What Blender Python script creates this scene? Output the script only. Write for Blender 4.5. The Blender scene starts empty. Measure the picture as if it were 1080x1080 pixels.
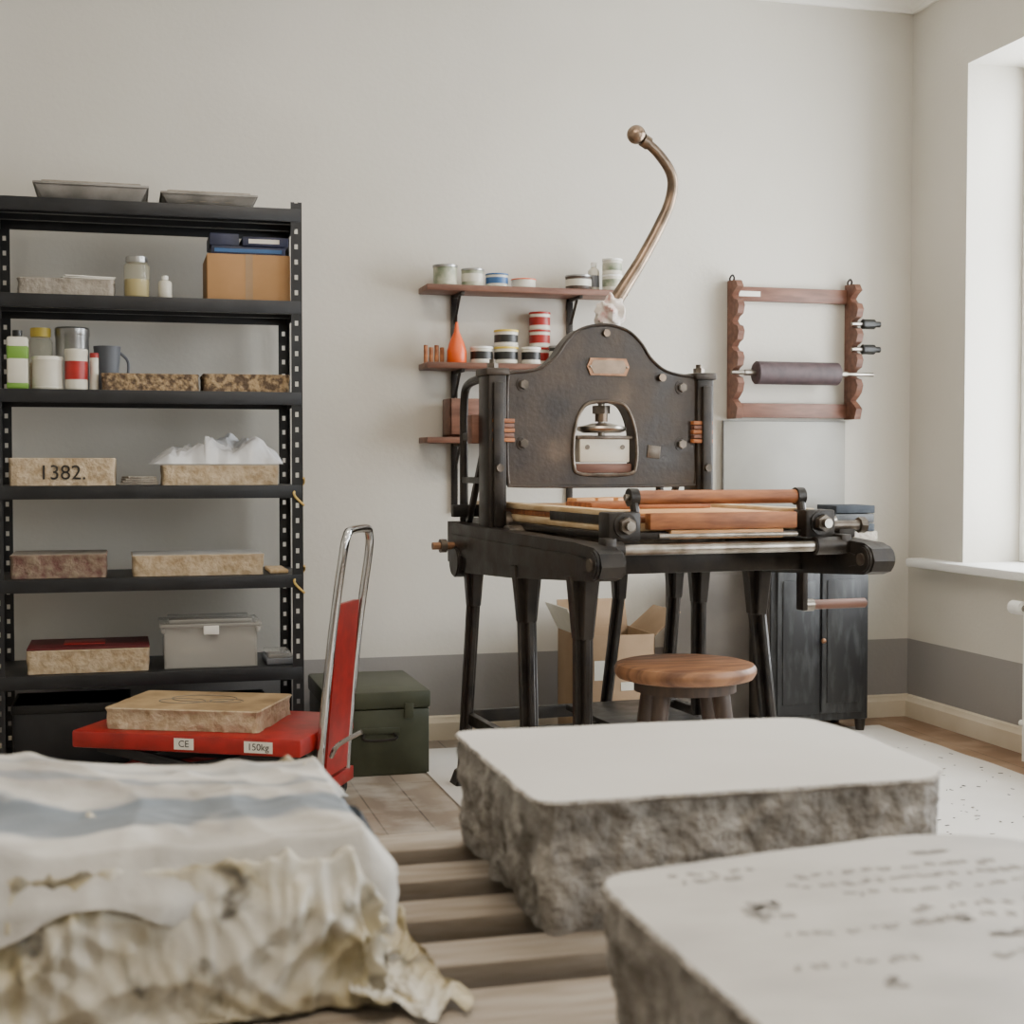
import bpy, bmesh, math, random
from mathutils import Vector, Matrix, Euler, noise
random.seed(4)
S=bpy.context.scene
COL=S.collection
def lin(h):
    h=h.lstrip('#'); o=[]
    for i in (0,2,4):
        c=int(h[i:i+2],16)/255; o.append(c/12.92 if c<=.04045 else ((c+.055)/1.055)**2.4)
    return (o[0],o[1],o[2],1)
# ---------------------------------------------------------------- materials
def mat(name,c1,c2=None,rough=.6,metal=0,scale=8,bump=0,bscale=40,stretch=(1,1,1),lo=.35,hi=.65,c3=None,alpha=1,trans=0,detail=6,bdist=.02,rvar=0,dist=0):
    m=bpy.data.materials.new(name); m.use_nodes=True; nt=m.node_tree; N=nt.nodes; L=nt.links
    p=N['Principled BSDF']; p.inputs['Roughness'].default_value=rough; p.inputs['Metallic'].default_value=metal
    p.inputs['Base Color'].default_value=lin(c1)
    tc=N.new('ShaderNodeTexCoord'); mp=N.new('ShaderNodeMapping'); mp.inputs['Scale'].default_value=stretch
    L.new(tc.outputs['Object'],mp.inputs['Vector'])
    if c2:
        nz=N.new('ShaderNodeTexNoise'); nz.inputs['Scale'].default_value=scale; nz.inputs['Detail'].default_value=detail; nz.inputs['Distortion'].default_value=dist
        L.new(mp.outputs['Vector'],nz.inputs['Vector'])
        r=N.new('ShaderNodeValToRGB'); r.color_ramp.elements[0].position=lo; r.color_ramp.elements[1].position=hi
        r.color_ramp.elements[0].color=lin(c1); r.color_ramp.elements[1].color=lin(c2)
        if c3:
            e=r.color_ramp.elements.new(min(1,hi+.12)); e.color=lin(c3)
        L.new(nz.outputs['Fac'],r.inputs['Fac']); L.new(r.outputs['Color'],p.inputs['Base Color'])
        if rvar:
            mr=N.new('ShaderNodeMapRange'); mr.inputs['From Min'].default_value=.3; mr.inputs['From Max'].default_value=.7
            mr.inputs['To Min'].default_value=rough-rvar; mr.inputs['To Max'].default_value=rough+rvar
            L.new(nz.outputs['Fac'],mr.inputs['Value']); L.new(mr.outputs['Result'],p.inputs['Roughness'])
    if bump:
        nb=N.new('ShaderNodeTexNoise'); nb.inputs['Scale'].default_value=bscale; nb.inputs['Detail'].default_value=8
        L.new(mp.outputs['Vector'],nb.inputs['Vector'])
        b=N.new('ShaderNodeBump'); b.inputs['Strength'].default_value=bump; b.inputs['Distance'].default_value=bdist
        L.new(nb.outputs['Fac'],b.inputs['Height']); L.new(b.outputs['Normal'],p.inputs['Normal'])
    if alpha<1: p.inputs['Alpha'].default_value=alpha
    if trans: p.inputs['Transmission Weight'].default_value=trans
    return m
def wall_mat():
    m=mat('wall_paint','#d0cbc1','#c8c3b8',rough=.85,scale=1.2,bump=.05,bscale=60)
    nt=m.node_tree;N=nt.nodes;L=nt.links
    p=N['Principled BSDF']; src=p.inputs['Base Color'].links[0].from_socket
    g=N.new('ShaderNodeNewGeometry'); s=N.new('ShaderNodeSeparateXYZ'); L.new(g.outputs['Position'],s.inputs[0])
    lt=N.new('ShaderNodeMath'); lt.operation='LESS_THAN'; lt.inputs[1].default_value=.317; L.new(s.outputs['Z'],lt.inputs[0])
    mx=N.new('ShaderNodeMix'); mx.data_type='RGBA'; L.new(lt.outputs[0],mx.inputs['Factor']); L.new(src,mx.inputs['A']); mx.inputs['B'].default_value=lin('#918d8a')
    L.new(mx.outputs['Result'],p.inputs['Base Color']); return m
def floor_mat():
    m=mat('floor_boards','#8d8072','#ab9c8a',rough=.55,scale=5,stretch=(1,.12,1))
    nt=m.node_tree;N=nt.nodes;L=nt.links;p=N['Principled BSDF']; src=p.inputs['Base Color'].links[0].from_socket
    tc=N.new('ShaderNodeTexCoord'); mp=N.new('ShaderNodeMapping'); mp.inputs['Rotation'].default_value=(0,0,math.pi/2)
    L.new(tc.outputs['Object'],mp.inputs['Vector'])
    b=N.new('ShaderNodeTexBrick'); b.inputs['Scale'].default_value=1; b.inputs['Brick Width'].default_value=3; b.inputs['Row Height'].default_value=.14
    b.inputs['Mortar Size'].default_value=.003; b.inputs['Color1'].default_value=(1,1,1,1); b.inputs['Color2'].default_value=(.88,.88,.88,1); b.inputs['Mortar'].default_value=(.45,.45,.45,1)
    L.new(mp.outputs['Vector'],b.inputs['Vector'])
    mx=N.new('ShaderNodeMix'); mx.data_type='RGBA'; mx.blend_type='MULTIPLY'; mx.inputs['Factor'].default_value=1
    L.new(src,mx.inputs['A']); L.new(b.outputs['Color'],mx.inputs['B'])
    nz=N.new('ShaderNodeTexNoise'); nz.inputs['Scale'].default_value=6; nz.inputs['Detail'].default_value=8; L.new(tc.outputs['Object'],nz.inputs['Vector'])
    r=N.new('ShaderNodeValToRGB'); r.color_ramp.elements[0].position=.45; r.color_ramp.elements[1].position=.65; r.color_ramp.elements[0].color=(0,0,0,1); r.color_ramp.elements[1].color=(.6,.6,.6,1)
    L.new(nz.outputs['Fac'],r.inputs['Fac'])
    m2=N.new('ShaderNodeMix'); m2.data_type='RGBA'; L.new(r.outputs['Color'],m2.inputs['Factor']); L.new(mx.outputs['Result'],m2.inputs['A']); m2.inputs['B'].default_value=lin('#c9c3b9')
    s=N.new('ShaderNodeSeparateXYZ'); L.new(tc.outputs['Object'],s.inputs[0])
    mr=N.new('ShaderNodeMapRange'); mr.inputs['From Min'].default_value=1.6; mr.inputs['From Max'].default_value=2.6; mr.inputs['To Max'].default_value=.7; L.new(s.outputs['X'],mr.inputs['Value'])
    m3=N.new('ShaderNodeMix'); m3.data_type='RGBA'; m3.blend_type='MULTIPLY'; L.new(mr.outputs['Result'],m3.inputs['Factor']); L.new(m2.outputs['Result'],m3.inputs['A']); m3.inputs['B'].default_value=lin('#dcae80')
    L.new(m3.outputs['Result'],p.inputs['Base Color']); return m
def stripe_cloth():
    m=mat('cloth_striped','#98928a','#bbb7af',rough=.85,scale=7,bump=.2,bscale=90,bdist=.004,lo=.34,hi=.52,c3='#cbc8c2',detail=9)
    nt=m.node_tree;N=nt.nodes;L=nt.links;p=N['Principled BSDF']; src=p.inputs['Base Color'].links[0].from_socket
    tc=N.new('ShaderNodeTexCoord'); s=N.new('ShaderNodeSeparateXYZ'); L.new(tc.outputs['Object'],s.inputs[0])
    nz=N.new('ShaderNodeTexNoise'); nz.inputs['Scale'].default_value=6; nz.inputs['Detail'].default_value=3; L.new(tc.outputs['Object'],nz.inputs['Vector'])
    a=N.new('ShaderNodeMath'); a.operation='MULTIPLY_ADD'; a.inputs[1].default_value=.22; L.new(nz.outputs['Fac'],a.inputs[0]); L.new(s.outputs['Y'],a.inputs[2])
    mr=N.new('ShaderNodeMapRange'); mr.inputs['From Min'].default_value=-.21; mr.inputs['From Max'].default_value=.39; L.new(a.outputs[0],mr.inputs['Value'])
    r=N.new('ShaderNodeValToRGB'); e=r.color_ramp.elements; e[0].position=0; e[0].color=(0,0,0,1); e[1].position=1; e[1].color=(0,0,0,1)
    for pos,v in ((.32,0),(.35,.85),(.50,.95),(.53,0),(.60,0),(.61,.6),(.63,.6),(.645,0),(.70,0),(.72,.4),(.74,.4),(.76,0)):
        q=e.new(pos); q.color=(v,v,v,1)
    L.new(mr.outputs['Result'],r.inputs['Fac'])
    mx=N.new('ShaderNodeMix'); mx.data_type='RGBA'; L.new(r.outputs['Color'],mx.inputs['Factor']); L.new(src,mx.inputs['A']); mx.inputs['B'].default_value=lin('#69737d')
    L.new(mx.outputs['Result'],p.inputs['Base Color']); return m
def wrap_mat():
    m=mat('dirty_plastic_wrap','#84775a','#aea282',rough=.3,scale=8,bump=.45,bscale=22,lo=.34,hi=.46,c3='#cdc8bb',detail=10,bdist=.01,dist=.5)
    nt=m.node_tree;N=nt.nodes;L=nt.links;p=N['Principled BSDF']; src=p.inputs['Base Color'].links[0].from_socket
    tc=N.new('ShaderNodeTexCoord')
    nz=N.new('ShaderNodeTexNoise'); nz.inputs['Scale'].default_value=19; nz.inputs['Detail'].default_value=9; nz.inputs['Distortion'].default_value=.6; L.new(tc.outputs['Object'],nz.inputs['Vector'])
    r=N.new('ShaderNodeValToRGB'); r.color_ramp.elements[0].position=.56; r.color_ramp.elements[1].position=.68; r.color_ramp.elements[0].color=(0,0,0,1); r.color_ramp.elements[1].color=(.85,.85,.85,1)
    L.new(nz.outputs['Fac'],r.inputs['Fac'])
    mx=N.new('ShaderNodeMix'); mx.data_type='RGBA'; L.new(r.outputs['Color'],mx.inputs['Factor']); L.new(src,mx.inputs['A']); mx.inputs['B'].default_value=lin('#39332c')
    L.new(mx.outputs['Result'],p.inputs['Base Color']); return m

M={}
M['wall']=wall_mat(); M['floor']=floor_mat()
M['ceil']=mat('ceiling_paint','#efece4',rough=.9)
M['trim']=mat('trim_cream','#ddd2bd','#cfc2aa',rough=.5,scale=4)
M['white']=mat('white_lacquer','#ecebe6',rough=.4)
M['iron']=mat('black_iron','#1f1c1a','#37312b',rough=.42,metal=.4,scale=14,bump=.15,bscale=70,bdist=.004,rvar=.12)
M['plate']=mat('patinated_cast_iron','#2b2622','#463c33',rough=.42,metal=.4,scale=7,bump=.25,bscale=60,bdist=.004,rvar=.15,c3='#5e5246',lo=.38,hi=.62,detail=10)
M['ironl']=mat('worn_iron','#4a433b','#71675c',rough=.38,metal=.7,scale=25,bump=.1,bdist=.003)
M['steel']=mat('steel','#a8a299','#7c746a',rough=.3,metal=1,scale=20)
M['bronze']=mat('aged_bronze','#8d7865','#64574b',rough=.32,metal=.85,scale=14)
M['chrome']=mat('chrome','#c8c8c8',rough=.15,metal=1)
M['brass']=mat('brass_plate','#a2795a','#7d5a40',rough=.4,metal=.5,scale=30)
M['shelf']=mat('black_shelf_metal','#1e1f21','#28292c',rough=.45,metal=.2,scale=10)
M['wood']=mat('orange_wood','#ac6c3e','#7b4829',rough=.55,scale=9,stretch=(1,6,6))
M['woodl']=mat('light_wood','#dba873','#c08750',rough=.55,scale=8,stretch=(1,6,6))
M['woodp']=mat('pale_wood','#d6bf9a','#b8986c',rough=.6,scale=8,stretch=(6,1,6))
M['woodr']=mat('redbrown_wood','#7c5544','#5e3c2e',rough=.5,scale=8,stretch=(1,6,6))
M['woodd']=mat('dark_wood','#4c3c31','#382c25',rough=.5,scale=10,stretch=(6,6,1))
M['slat']=mat('slat_wood','#a2978a','#857868',rough=.75,scale=9,stretch=(1,8,8),bump=.1)
M['slatd']=mat('slat_dark','#332c26',rough=.8)
M['stool']=mat('stool_seat_wood','#8f6545','#5c3b27',rough=.5,scale=9,stretch=(1,5,1),detail=10,lo=.38,hi=.62)
M['red']=mat('red_paint','#a8201b','#8c1d19',rough=.4,scale=20)
M['dred']=mat('dark_red_sheet','#5d1f22',rough=.6)
M['green']=mat('olive_metal','#444836','#383c2c',rough=.45,metal=.1,scale=12)
M['cab']=mat('black_cabinet','#232426','#424445',rough=.5,scale=9,stretch=(4,4,1),lo=.5,hi=.75)
M['cabs']=mat('cabinet_side','#645d56','#544e48',rough=.6,scale=6)
M['sheet']=mat('metal_sheet','#9a978f','#88857d',rough=.45,metal=0,scale=3)
M['sheete']=mat('metal_sheet_edge','#5f5c57',rough=.5)
M['leather']=mat('leather_roller','#3a2d2f','#4b3a3c',rough=.6,scale=30,bump=.2,bdist=.004)
M['card']=mat('cardboard','#b0875d','#a37c52',rough=.85,scale=6)
M['cardd']=mat('cardboard_dull','#a3876a','#907659',rough=.85,scale=6)
M['stop']=mat('stone_top_grained','#c9c6c0','#bfbbb4',rough=.6,scale=3,bump=.02,bscale=200)
M['stop2']=mat('stone_top_inked','#b7b3ac','#a29e98',rough=.55,scale=9,lo=.40,hi=.72,c3='#8a8682',stretch=(1,1.6,1),detail=9)
M['sside']=mat('stone_side_rough','#77716a','#a9a39b',rough=.95,scale=28,bump=.9,bscale=60,lo=.32,hi=.6,c3='#c8c3bb',detail=12)
M['ss']=mat('stone_side_tan','#a48d6d','#c3b094',rough=.9,scale=30,bump=.5,bscale=60,lo=.3,hi=.6)
M['ssd']=mat('stone_side_speckled','#5b4a3a','#a88f6c',rough=.9,scale=55,bump=.6,bscale=60,lo=.42,hi=.6)
M['sst']=mat('stone_top_tan','#b89c74','#8c7352',rough=.7,scale=9,lo=.4,hi=.7)
M['ssg']=mat('stone_grey','#8b8378','#a59c8f',rough=.8,scale=20,bump=.4,bscale=60)
M['redst']=mat('stone_side_redinked','#6b4b44','#8f7f6c',rough=.9,scale=40,bump=.6)
M['wrap']=wrap_mat()
M['cloth']=stripe_cloth()
M['navy']=mat('navy_fabric','#2c3138','#3b4046',rough=.9,scale=20)
M['paper']=mat('paper_white','#e2ded4',rough=.8)
M['drop']=mat('floor_paper','#d9d4cc','#e2ded7',rough=.8,scale=3)
M['bag']=mat('plastic_bag','#e9eaec','#dcdde0',rough=.25,scale=12,bump=.2,bscale=25,alpha=.8,bdist=.005)
M['clear']=mat('clear_plastic','#c9c6bf',rough=.2,alpha=.42)
M['glass']=mat('jar_glass','#b8b49c',rough=.08,alpha=.4)
M['yel']=mat('yellow_powder','#c9b46a',rough=.9)
M['amber']=mat('amber_liquid','#8a6420',rough=.15)
M['orange']=mat('orange_plastic','#e25b1c',rough=.4)
M['blue']=mat('blue_paint','#2e5a8c',rough=.4)
M['dblue']=mat('navy_box','#23283c','#2f3450',rough=.5,scale=10)
M['lgreen']=mat('green_label','#6f9a3a',rough=.5)
M['canw']=mat('can_white','#d8d4c6','#c8c4b5',rough=.4,scale=8)
M['cang']=mat('can_green_label','#6d7a62','#c7c3ae',rough=.4,scale=18)
M['cank']=mat('black_label','#222220',rough=.4)
M['tin']=mat('tin_metal','#a7a7a5','#8b8b8a',rough=.3,metal=.9,scale=10)
M['yl']=mat('yellow_lid','#d3b84a',rough=.5)
M['gpl']=mat('grey_plastic','#6d6f74',rough=.5)
M['tray']=mat('grey_tray','#77736d','#96918a',rough=.6,scale=14)
M['ink']=mat('ink_black','#2a2622',rough=.8)
M['inkf']=mat('ink_faded','#847a6c',rough=.8)
M['inkg']=mat('ink_grey','#8b867f',rough=.7)
M['black']=mat('black_rubber','#141414',rough=.6)
M['strap']=mat('yellow_strap','#c9a860',rough=.7)
M['pink']=mat('stained_rag','#d9cfc6','#a86a62',rough=.9,scale=22,lo=.5,hi=.7)
# ---------------------------------------------------------------- builder
def catmull(P,n=8,closed=False):
    P=[Vector(p) for p in P]; out=[]; N=len(P)
    for i in range(N if closed else N-1):
        if closed: a,b,c,d=P[i-1],P[i],P[(i+1)%N],P[(i+2)%N]
        else: a,b,c,d=P[max(i-1,0)],P[i],P[i+1],P[min(i+2,N-1)]
        for k in range(n):
            t=k/n; out.append(.5*((2*b)+(c-a)*t+(2*a-5*b+4*c-d)*t*t+(3*b-a-3*c+d)*t**3))
    if not closed: out.append(P[-1])
    return out
class B:
    def __init__(s): s.bm=bmesh.new(); s.mats=[]
    def mi(s,m):
        if isinstance(m,str): m=M[m]
        if m not in s.mats: s.mats.append(m)
        return s.mats.index(m)
    def take(s,t,m,mtx=None):
        if m is not None:
            i=s.mi(m)
            for f in t.faces: f.material_index=i
        if mtx is not None: t.transform(mtx)
        bmesh.ops.recalc_face_normals(t,faces=t.faces[:])
        me=bpy.data.meshes.new('tmp'); t.to_mesh(me); t.free(); s.bm.from_mesh(me); bpy.data.meshes.remove(me)
    def box(s,c,d,m,bev=.003,rot=None):
        t=bmesh.new(); bmesh.ops.create_cube(t,size=1); bmesh.ops.scale(t,vec=d,verts=t.verts[:])
        if bev: bmesh.ops.bevel(t,geom=t.edges[:],offset=min(bev,min(d)*.3),segments=2,affect='EDGES',profile=.5)
        mt=Matrix.Translation(c)
        if rot: mt=mt@Euler(rot).to_matrix().to_4x4()
        s.take(t,m,mt); return s
    def b2(s,x0,x1,y0,y1,z0,z1,m,bev=.003): return s.box(((x0+x1)/2,(y0+y1)/2,(z0+z1)/2),(x1-x0,y1-y0,z1-z0),m,bev)
    def bar(s,p0,p1,w0,w1,m,bev=.004):
        t=bmesh.new(); vs=[]
        for p,w in ((p0,w0),(p1,w1)):
            for a,b in ((-1,-1),(1,-1),(1,1),(-1,1)): vs.append(t.verts.new((p[0]+a*w[0]/2,p[1]+b*w[1]/2,p[2])))
        t.faces.new(vs[:4]); t.faces.new(vs[4:])
        for i in range(4): t.faces.new((vs[i],vs[(i+1)%4],vs[4+(i+1)%4],vs[4+i]))
        bmesh.ops.recalc_face_normals(t,faces=t.faces[:])
        if bev: bmesh.ops.bevel(t,geom=t.edges[:],offset=bev,segments=1,affect='EDGES')
        s.take(t,m); return s
    def cyl(s,p0,p1,r,m,r2=None,seg=24,bev=0):
        p0=Vector(p0);p1=Vector(p1);d=p1-p0;L=d.length
        t=bmesh.new(); bmesh.ops.create_cone(t,cap_ends=True,segments=seg,radius1=r,radius2=r if r2 is None else r2,depth=L)
        if bev:
            ed=[e for e in t.edges if abs(e.verts[0].co.z-e.verts[1].co.z)<1e-6]
            bmesh.ops.bevel(t,geom=ed,offset=bev,segments=2,affect='EDGES')
        mt=Matrix.Translation((p0+p1)/2)@Vector((0,0,1)).rotation_difference(d.normalized()).to_matrix().to_4x4()
        s.take(t,m,mt); return s
    def tube(s,P,r,m,seg=12,sm=6,closed=False):
        if sm: 
            R=None
            if isinstance(r,(list,tuple)):
                R=[]; n=len(r)
                for i in range(n-1):
                    for k in range(sm): R.append(r[i]+(r[i+1]-r[i])*k/sm)
                R.append(r[-1])
            P=catmull(P,sm,closed)
        else: P=[Vector(p) for p in P]; R=list(r) if isinstance(r,(list,tuple)) else None
        n=len(P); t=bmesh.new(); rings=[]; up=None
        for i,p in enumerate(P):
            if closed: d=(P[(i+1)%n]-P[i-1]).normalized()
            else: d=(P[min(i+1,n-1)]-P[max(i-1,0)]).normalized()
            if up is None: up=d.orthogonal().normalized()
            up=(up-d*up.dot(d)).normalized(); q=d.cross(up); rr=R[i] if R else r
            rings.append([t.verts.new(p+up*math.cos(a)*rr+q*math.sin(a)*rr) for a in [2*math.pi*k/seg for k in range(seg)]])
        for i in range(n if closed else n-1):
            A=rings[i];C=rings[(i+1)%n]
            for k in range(seg): t.faces.new((A[k],A[(k+1)%seg],C[(k+1)%seg],C[k]))
        if not closed: t.faces.new(rings[0]); t.faces.new(rings[-1])
        s.take(t,m); return s
    def prism(s,poly,axis,t0,t1,m,hole=None):
        def P(a,b,t): return {'y':(a,t,b),'x':(t,a,b),'z':(a,b,t)}[axis]
        t=bmesh.new(); vs=[t.verts.new(P(a,b,t0)) for a,b in poly]
        if hole:
            ed=[t.edges.new((vs[i],vs[(i+1)%len(vs)])) for i in range(len(vs))]
            hs=[t.verts.new(P(a,b,t0)) for a,b in hole]
            ed+=[t.edges.new((hs[i],hs[(i+1)%len(hs)])) for i in range(len(hs))]
            bmesh.ops.triangle_fill(t,use_beauty=True,edges=ed)
        else: t.faces.new(vs)
        r=bmesh.ops.extrude_face_region(t,geom=t.faces[:])
        v=[g for g in r['geom'] if isinstance(g,bmesh.types.BMVert)]
        d=Vector(P(0,0,t1))-Vector(P(0,0,t0)); bmesh.ops.translate(t,verts=v,vec=d)
        s.take(t,m); return s
    def lathe(s,prof,m,loc=(0,0,0),seg=32,mtx=None):
        t=bmesh.new(); rings=[]
        for r,z in prof: rings.append([t.verts.new((r*math.cos(2*math.pi*k/seg),r*math.sin(2*math.pi*k/seg),z)) for k in range(seg)])
        for A,C in zip(rings,rings[1:]):
            for k in range(seg): t.faces.new((A[k],A[(k+1)%seg],C[(k+1)%seg],C[k]))
        t.faces.new(rings[0]); t.faces.new(rings[-1])
        s.take(t,m,Matrix.Translation(loc)@(mtx or Matrix())); return s
    def ball(s,c,r,m,sc=(1,1,1)):
        t=bmesh.new(); bmesh.ops.create_uvsphere(t,u_segments=24,v_segments=14,radius=r); bmesh.ops.scale(t,vec=sc,verts=t.verts[:])
        s.take(t,m,Matrix.Translation(c)); return s
    def stone(s,pts,z0,z1,top,side,amp=.008,step=.012,nz=8,seed=0,rad=.03,fs=18,taper=0):
        n=len(pts); o=[]
        for i in range(n):
            p=Vector(pts[i]);a=(Vector(pts[i-1])-p);b=(Vector(pts[(i+1)%n])-p)
            ra=min(rad,a.length*.45,b.length*.45); A=p+a.normalized()*ra;C=p+b.normalized()*ra
            for k in range(6):
                q=k/5; o.append((1-q)**2*A+2*q*(1-q)*p+q*q*C)
        res=[]
        for i in range(len(o)):
            a=o[i];b=o[(i+1)%len(o)];k=max(1,int((b-a).length/step))
            for j in range(k): res.append(a+(b-a)*j/k)
        c=sum(res,Vector((0,0)))/len(res); m=len(res)
        nor=[]
        for i in range(m):
            d=res[(i+1)%m]-res[i-1]; nn=Vector((d.y,-d.x)).normalized()
            if nn.dot(res[i]-c)<0: nn=-nn
            nor.append(nn)
        t=bmesh.new(); rings=[]
        for j in range(nz+1):
            f=j/nz; z=z0+(z1-z0-.003)*f; ring=[]
            for i in range(m):
                q=res[i]; v=Vector((q.x,q.y,z+seed*3.3))
                a=amp*(.25 if j==nz else 1)
                d=(noise.noise(v*fs)*1.0+noise.noise(v*fs*3)*.5+noise.noise(v*fs*7)*.3)*a-a*.8-taper*(1-f)**2
                ring.append(t.verts.new((q.x+nor[i].x*d,q.y+nor[i].y*d,z)))
            rings.append(ring)
        ring=[t.verts.new((v.co.x-nor[i].x*.003,v.co.y-nor[i].y*.003,z1)) for i,v in enumerate(rings[-1])]; rings.append(ring)
        si=s.mi(side);ti=s.mi(top)
        for a,b in zip(rings,rings[1:]):
            for i in range(m):
                f=t.faces.new((a[i],a[(i+1)%m],b[(i+1)%m],b[i])); f.material_index=si
        f=t.faces.new(rings[-1]); f.material_index=ti
        f=t.faces.new(rings[0]); f.material_index=si
        s.take(t,None); return s
    def obj(s,name,loc=(0,0,0),rotz=0,parent=None,ang=35):
        for f in s.bm.faces: f.smooth=True
        for e in s.bm.edges:
            if len(e.link_faces)==2 and e.calc_face_angle(0)>math.radians(ang): e.smooth=False
        me=bpy.data.meshes.new(name); s.bm.to_mesh(me); s.bm.free()
        for m in s.mats: me.materials.append(m)
        o=bpy.data.objects.new(name,me); COL.objects.link(o); o.location=loc; o.rotation_euler=(0,0,rotz)
        if parent: o.parent=parent
        return o
def text(body,size,loc,rot,m,parent,name='label_text'):
    c=bpy.data.curves.new(name,'FONT'); c.body=body; c.size=size; c.align_x='CENTER'; c.align_y='CENTER'; c.extrude=.0003
    c.materials.append(M[m]); o=bpy.data.objects.new(name,c); COL.objects.link(o); o.location=loc; o.rotation_euler=rot; o.parent=parent; return o
def rect(w,d,cx=0,cy=0): return [(cx-w/2,cy-d/2),(cx+w/2,cy-d/2),(cx+w/2,cy+d/2),(cx-w/2,cy+d/2)]
def crease(u,v,seed,f0=4.0,n=5):
    r=random.Random(seed); s_=0; tot=0
    for k in range(n):
        an=r.uniform(0,math.pi); f=f0*(1.45**k); ph=r.random()
        t=(u*math.cos(an)+v*math.sin(an))*f+ph+1.1*noise.noise(Vector((u*f*.45,v*f*.45,seed+k*3.1)))
        tri=1-abs((t%1)-.5)*2; tri=tri**1.6
        msk=max(0,min(1,.55+1.4*noise.noise(Vector((u*f*.35,v*f*.35,seed+k*7.7+50)))))
        s_+=tri*msk/(1.3**k); tot+=1/(1.3**k)
    return s_/tot
R90=math.pi/2
# ---------------------------------------------------------------- room
YB=5.19; XR=3.10; XL=-2.6; YF=-2.2; ZC=2.94
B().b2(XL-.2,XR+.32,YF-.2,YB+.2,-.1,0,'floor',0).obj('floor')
B().b2(XL-.2,XR+.32,YF-.2,YB+.2,ZC,ZC+.1,'ceil',0).obj('ceiling')
B().b2(XL-.2,XR+.32,YB,YB+.2,0,ZC,'wall',0).obj('wall_back')
B().b2(XL-.2,XL,YF,YB,0,ZC,'wall',0).obj('wall_left')
B().b2(XL-.2,XR+.32,YF-.2,YF,0,ZC,'wall',0).obj('wall_front')
wins=[(3.35,4.797),(.9,2.35),(-1.5,-.1)]
w=B(); Z0,Z1=.65,2.55
w.b2(XR,XR+.32,YF,YB,0,Z0,'wall',0).b2(XR,XR+.32,YF,YB,Z1,ZC,'wall',0)
ys=[YF]+[v for q in sorted(wins) for v in q]+[YB]
for i in range(0,len(ys),2): w.b2(XR,XR+.32,ys[i],ys[i+1],Z0,Z1,'wall',0)
w.obj('wall_right')
M['pane']=mat('window_glass','#ffffff',rough=.02,alpha=.08)
for k,(a,b) in enumerate(wins):
    f=B(); x0,x1=XR+.245,XR+.31
    f.b2(x0,x1,a+.001,a+.07,Z0+.005,Z1-.001,'white').b2(x0,x1,b-.07,b-.001,Z0+.005,Z1-.001,'white')
    f.b2(x0+.004,x1-.004,a+.0705,b-.0705,Z0+.005,Z0+.08,'white').b2(x0+.004,x1-.004,a+.0705,b-.0705,Z1-.07,Z1-.001,'white')
    f.b2(x0+.002,x1-.002,(a+b)/2-.05,(a+b)/2+.05,Z0+.081,Z1-.071,'white')
    f.b2(x0+.008,x1-.008,a+.0705,(a+b)/2-.051,1.85,1.92,'white').b2(x0+.008,x1-.008,(a+b)/2+.051,b-.0705,1.85,1.92,'white')
    f.b2(x0+.03,x0+.036,a+.07,b-.07,Z0+.08,Z1-.07,'pane',0)
    f.obj('window_%d'%(k+1))
    B().b2(XR-.07,XR+.245,a-.3,min(b+.3,YB-.06),Z0-.03,Z0+.004,'white',.008).obj('trim_%d'%(k+1))
def baseb(name,horizontal,a,b,pos):
    q=B(); prof=[(0,0),(.022,0),(.022,.065),(.016,.072),(.013,.085),(.006,.09),(0,.09)]
    if horizontal: q.prism([(pos-d,z) for d,z in prof],'x',a,b,'trim')
    else: q.prism([(pos-d,z) for d,z in prof],'y',a,b,'trim')
    q.obj(name)
baseb('baseboard_back',True,XL,XR,YB); baseb('baseboard_right',False,YF,YB-.022,XR)
pr=[(0,2.85),(.014,2.85),(.018,2.865),(.03,2.87),(.06,2.905),(.10,2.92),(.11,2.94),(0,2.94)]
B().prism([(YB-d,z) for d,z in pr],'x',XL,XR,'ceil').obj('cornice_back')
B().prism([(XR-d,z) for d,z in pr],'y',YF,YB,'ceil').obj('cornice_right')
t=B(); bm=bmesh.new(); bmesh.ops.create_grid(bm,x_segments=60,y_segments=80,size=.5); bmesh.ops.scale(bm,vec=(1.90,2.9,1),verts=bm.verts[:])
for v in bm.verts: v.co.z=.004+.003*noise.noise(v.co*6)
t.take(bm,'drop'); 
random.seed(9)
for i in range(160):
    x=random.uniform(.1,.9)
    y=random.gauss(.3,.5); y=max(-1.2,min(1.4,y)); l=random.uniform(.003,.016);r=random.uniform(.002,.007)
    t.box((x,y,.0075),(l,r,.0008),'ink' if i%3 else 'inkf',0,rot=(0,0,random.uniform(0,3)))
t.obj('floor_protection_paper',(1.915,3.55,0))
r=B()
for i in range(18):
    y=4.18-i*.055
    for x in (-.03,.03): r.cyl((x,y,.13),(x,y,.54),.014,'white',seg=12)
    r.box((0,y,.54),(.09,.045,.03),'white',.01).box((0,y,.13),(.09,.045,.03),'white',.01)
r.cyl((0,4.18,.53),(0,3.24,.53),.015,'white').cyl((0,4.18,.13),(0,3.24,.13),.015,'white')
r.cyl((0,4.18,.53),(0,4.26,.53),.012,'steel').cyl((0,4.26,.53),(0,4.33,.53),.024,'white',bev=.004).cyl((0,4.25,.53),(0,4.25,.0),.009,'white').cyl((0,4.18,.13),(0,4.27,.13),.012,'white')
r.box((0,4.0,.06),(.04,.02,.12),'white').box((0,3.4,.06),(.04,.02,.12),'white')
r.obj('radiator',(3.01,0.02,0))
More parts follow.
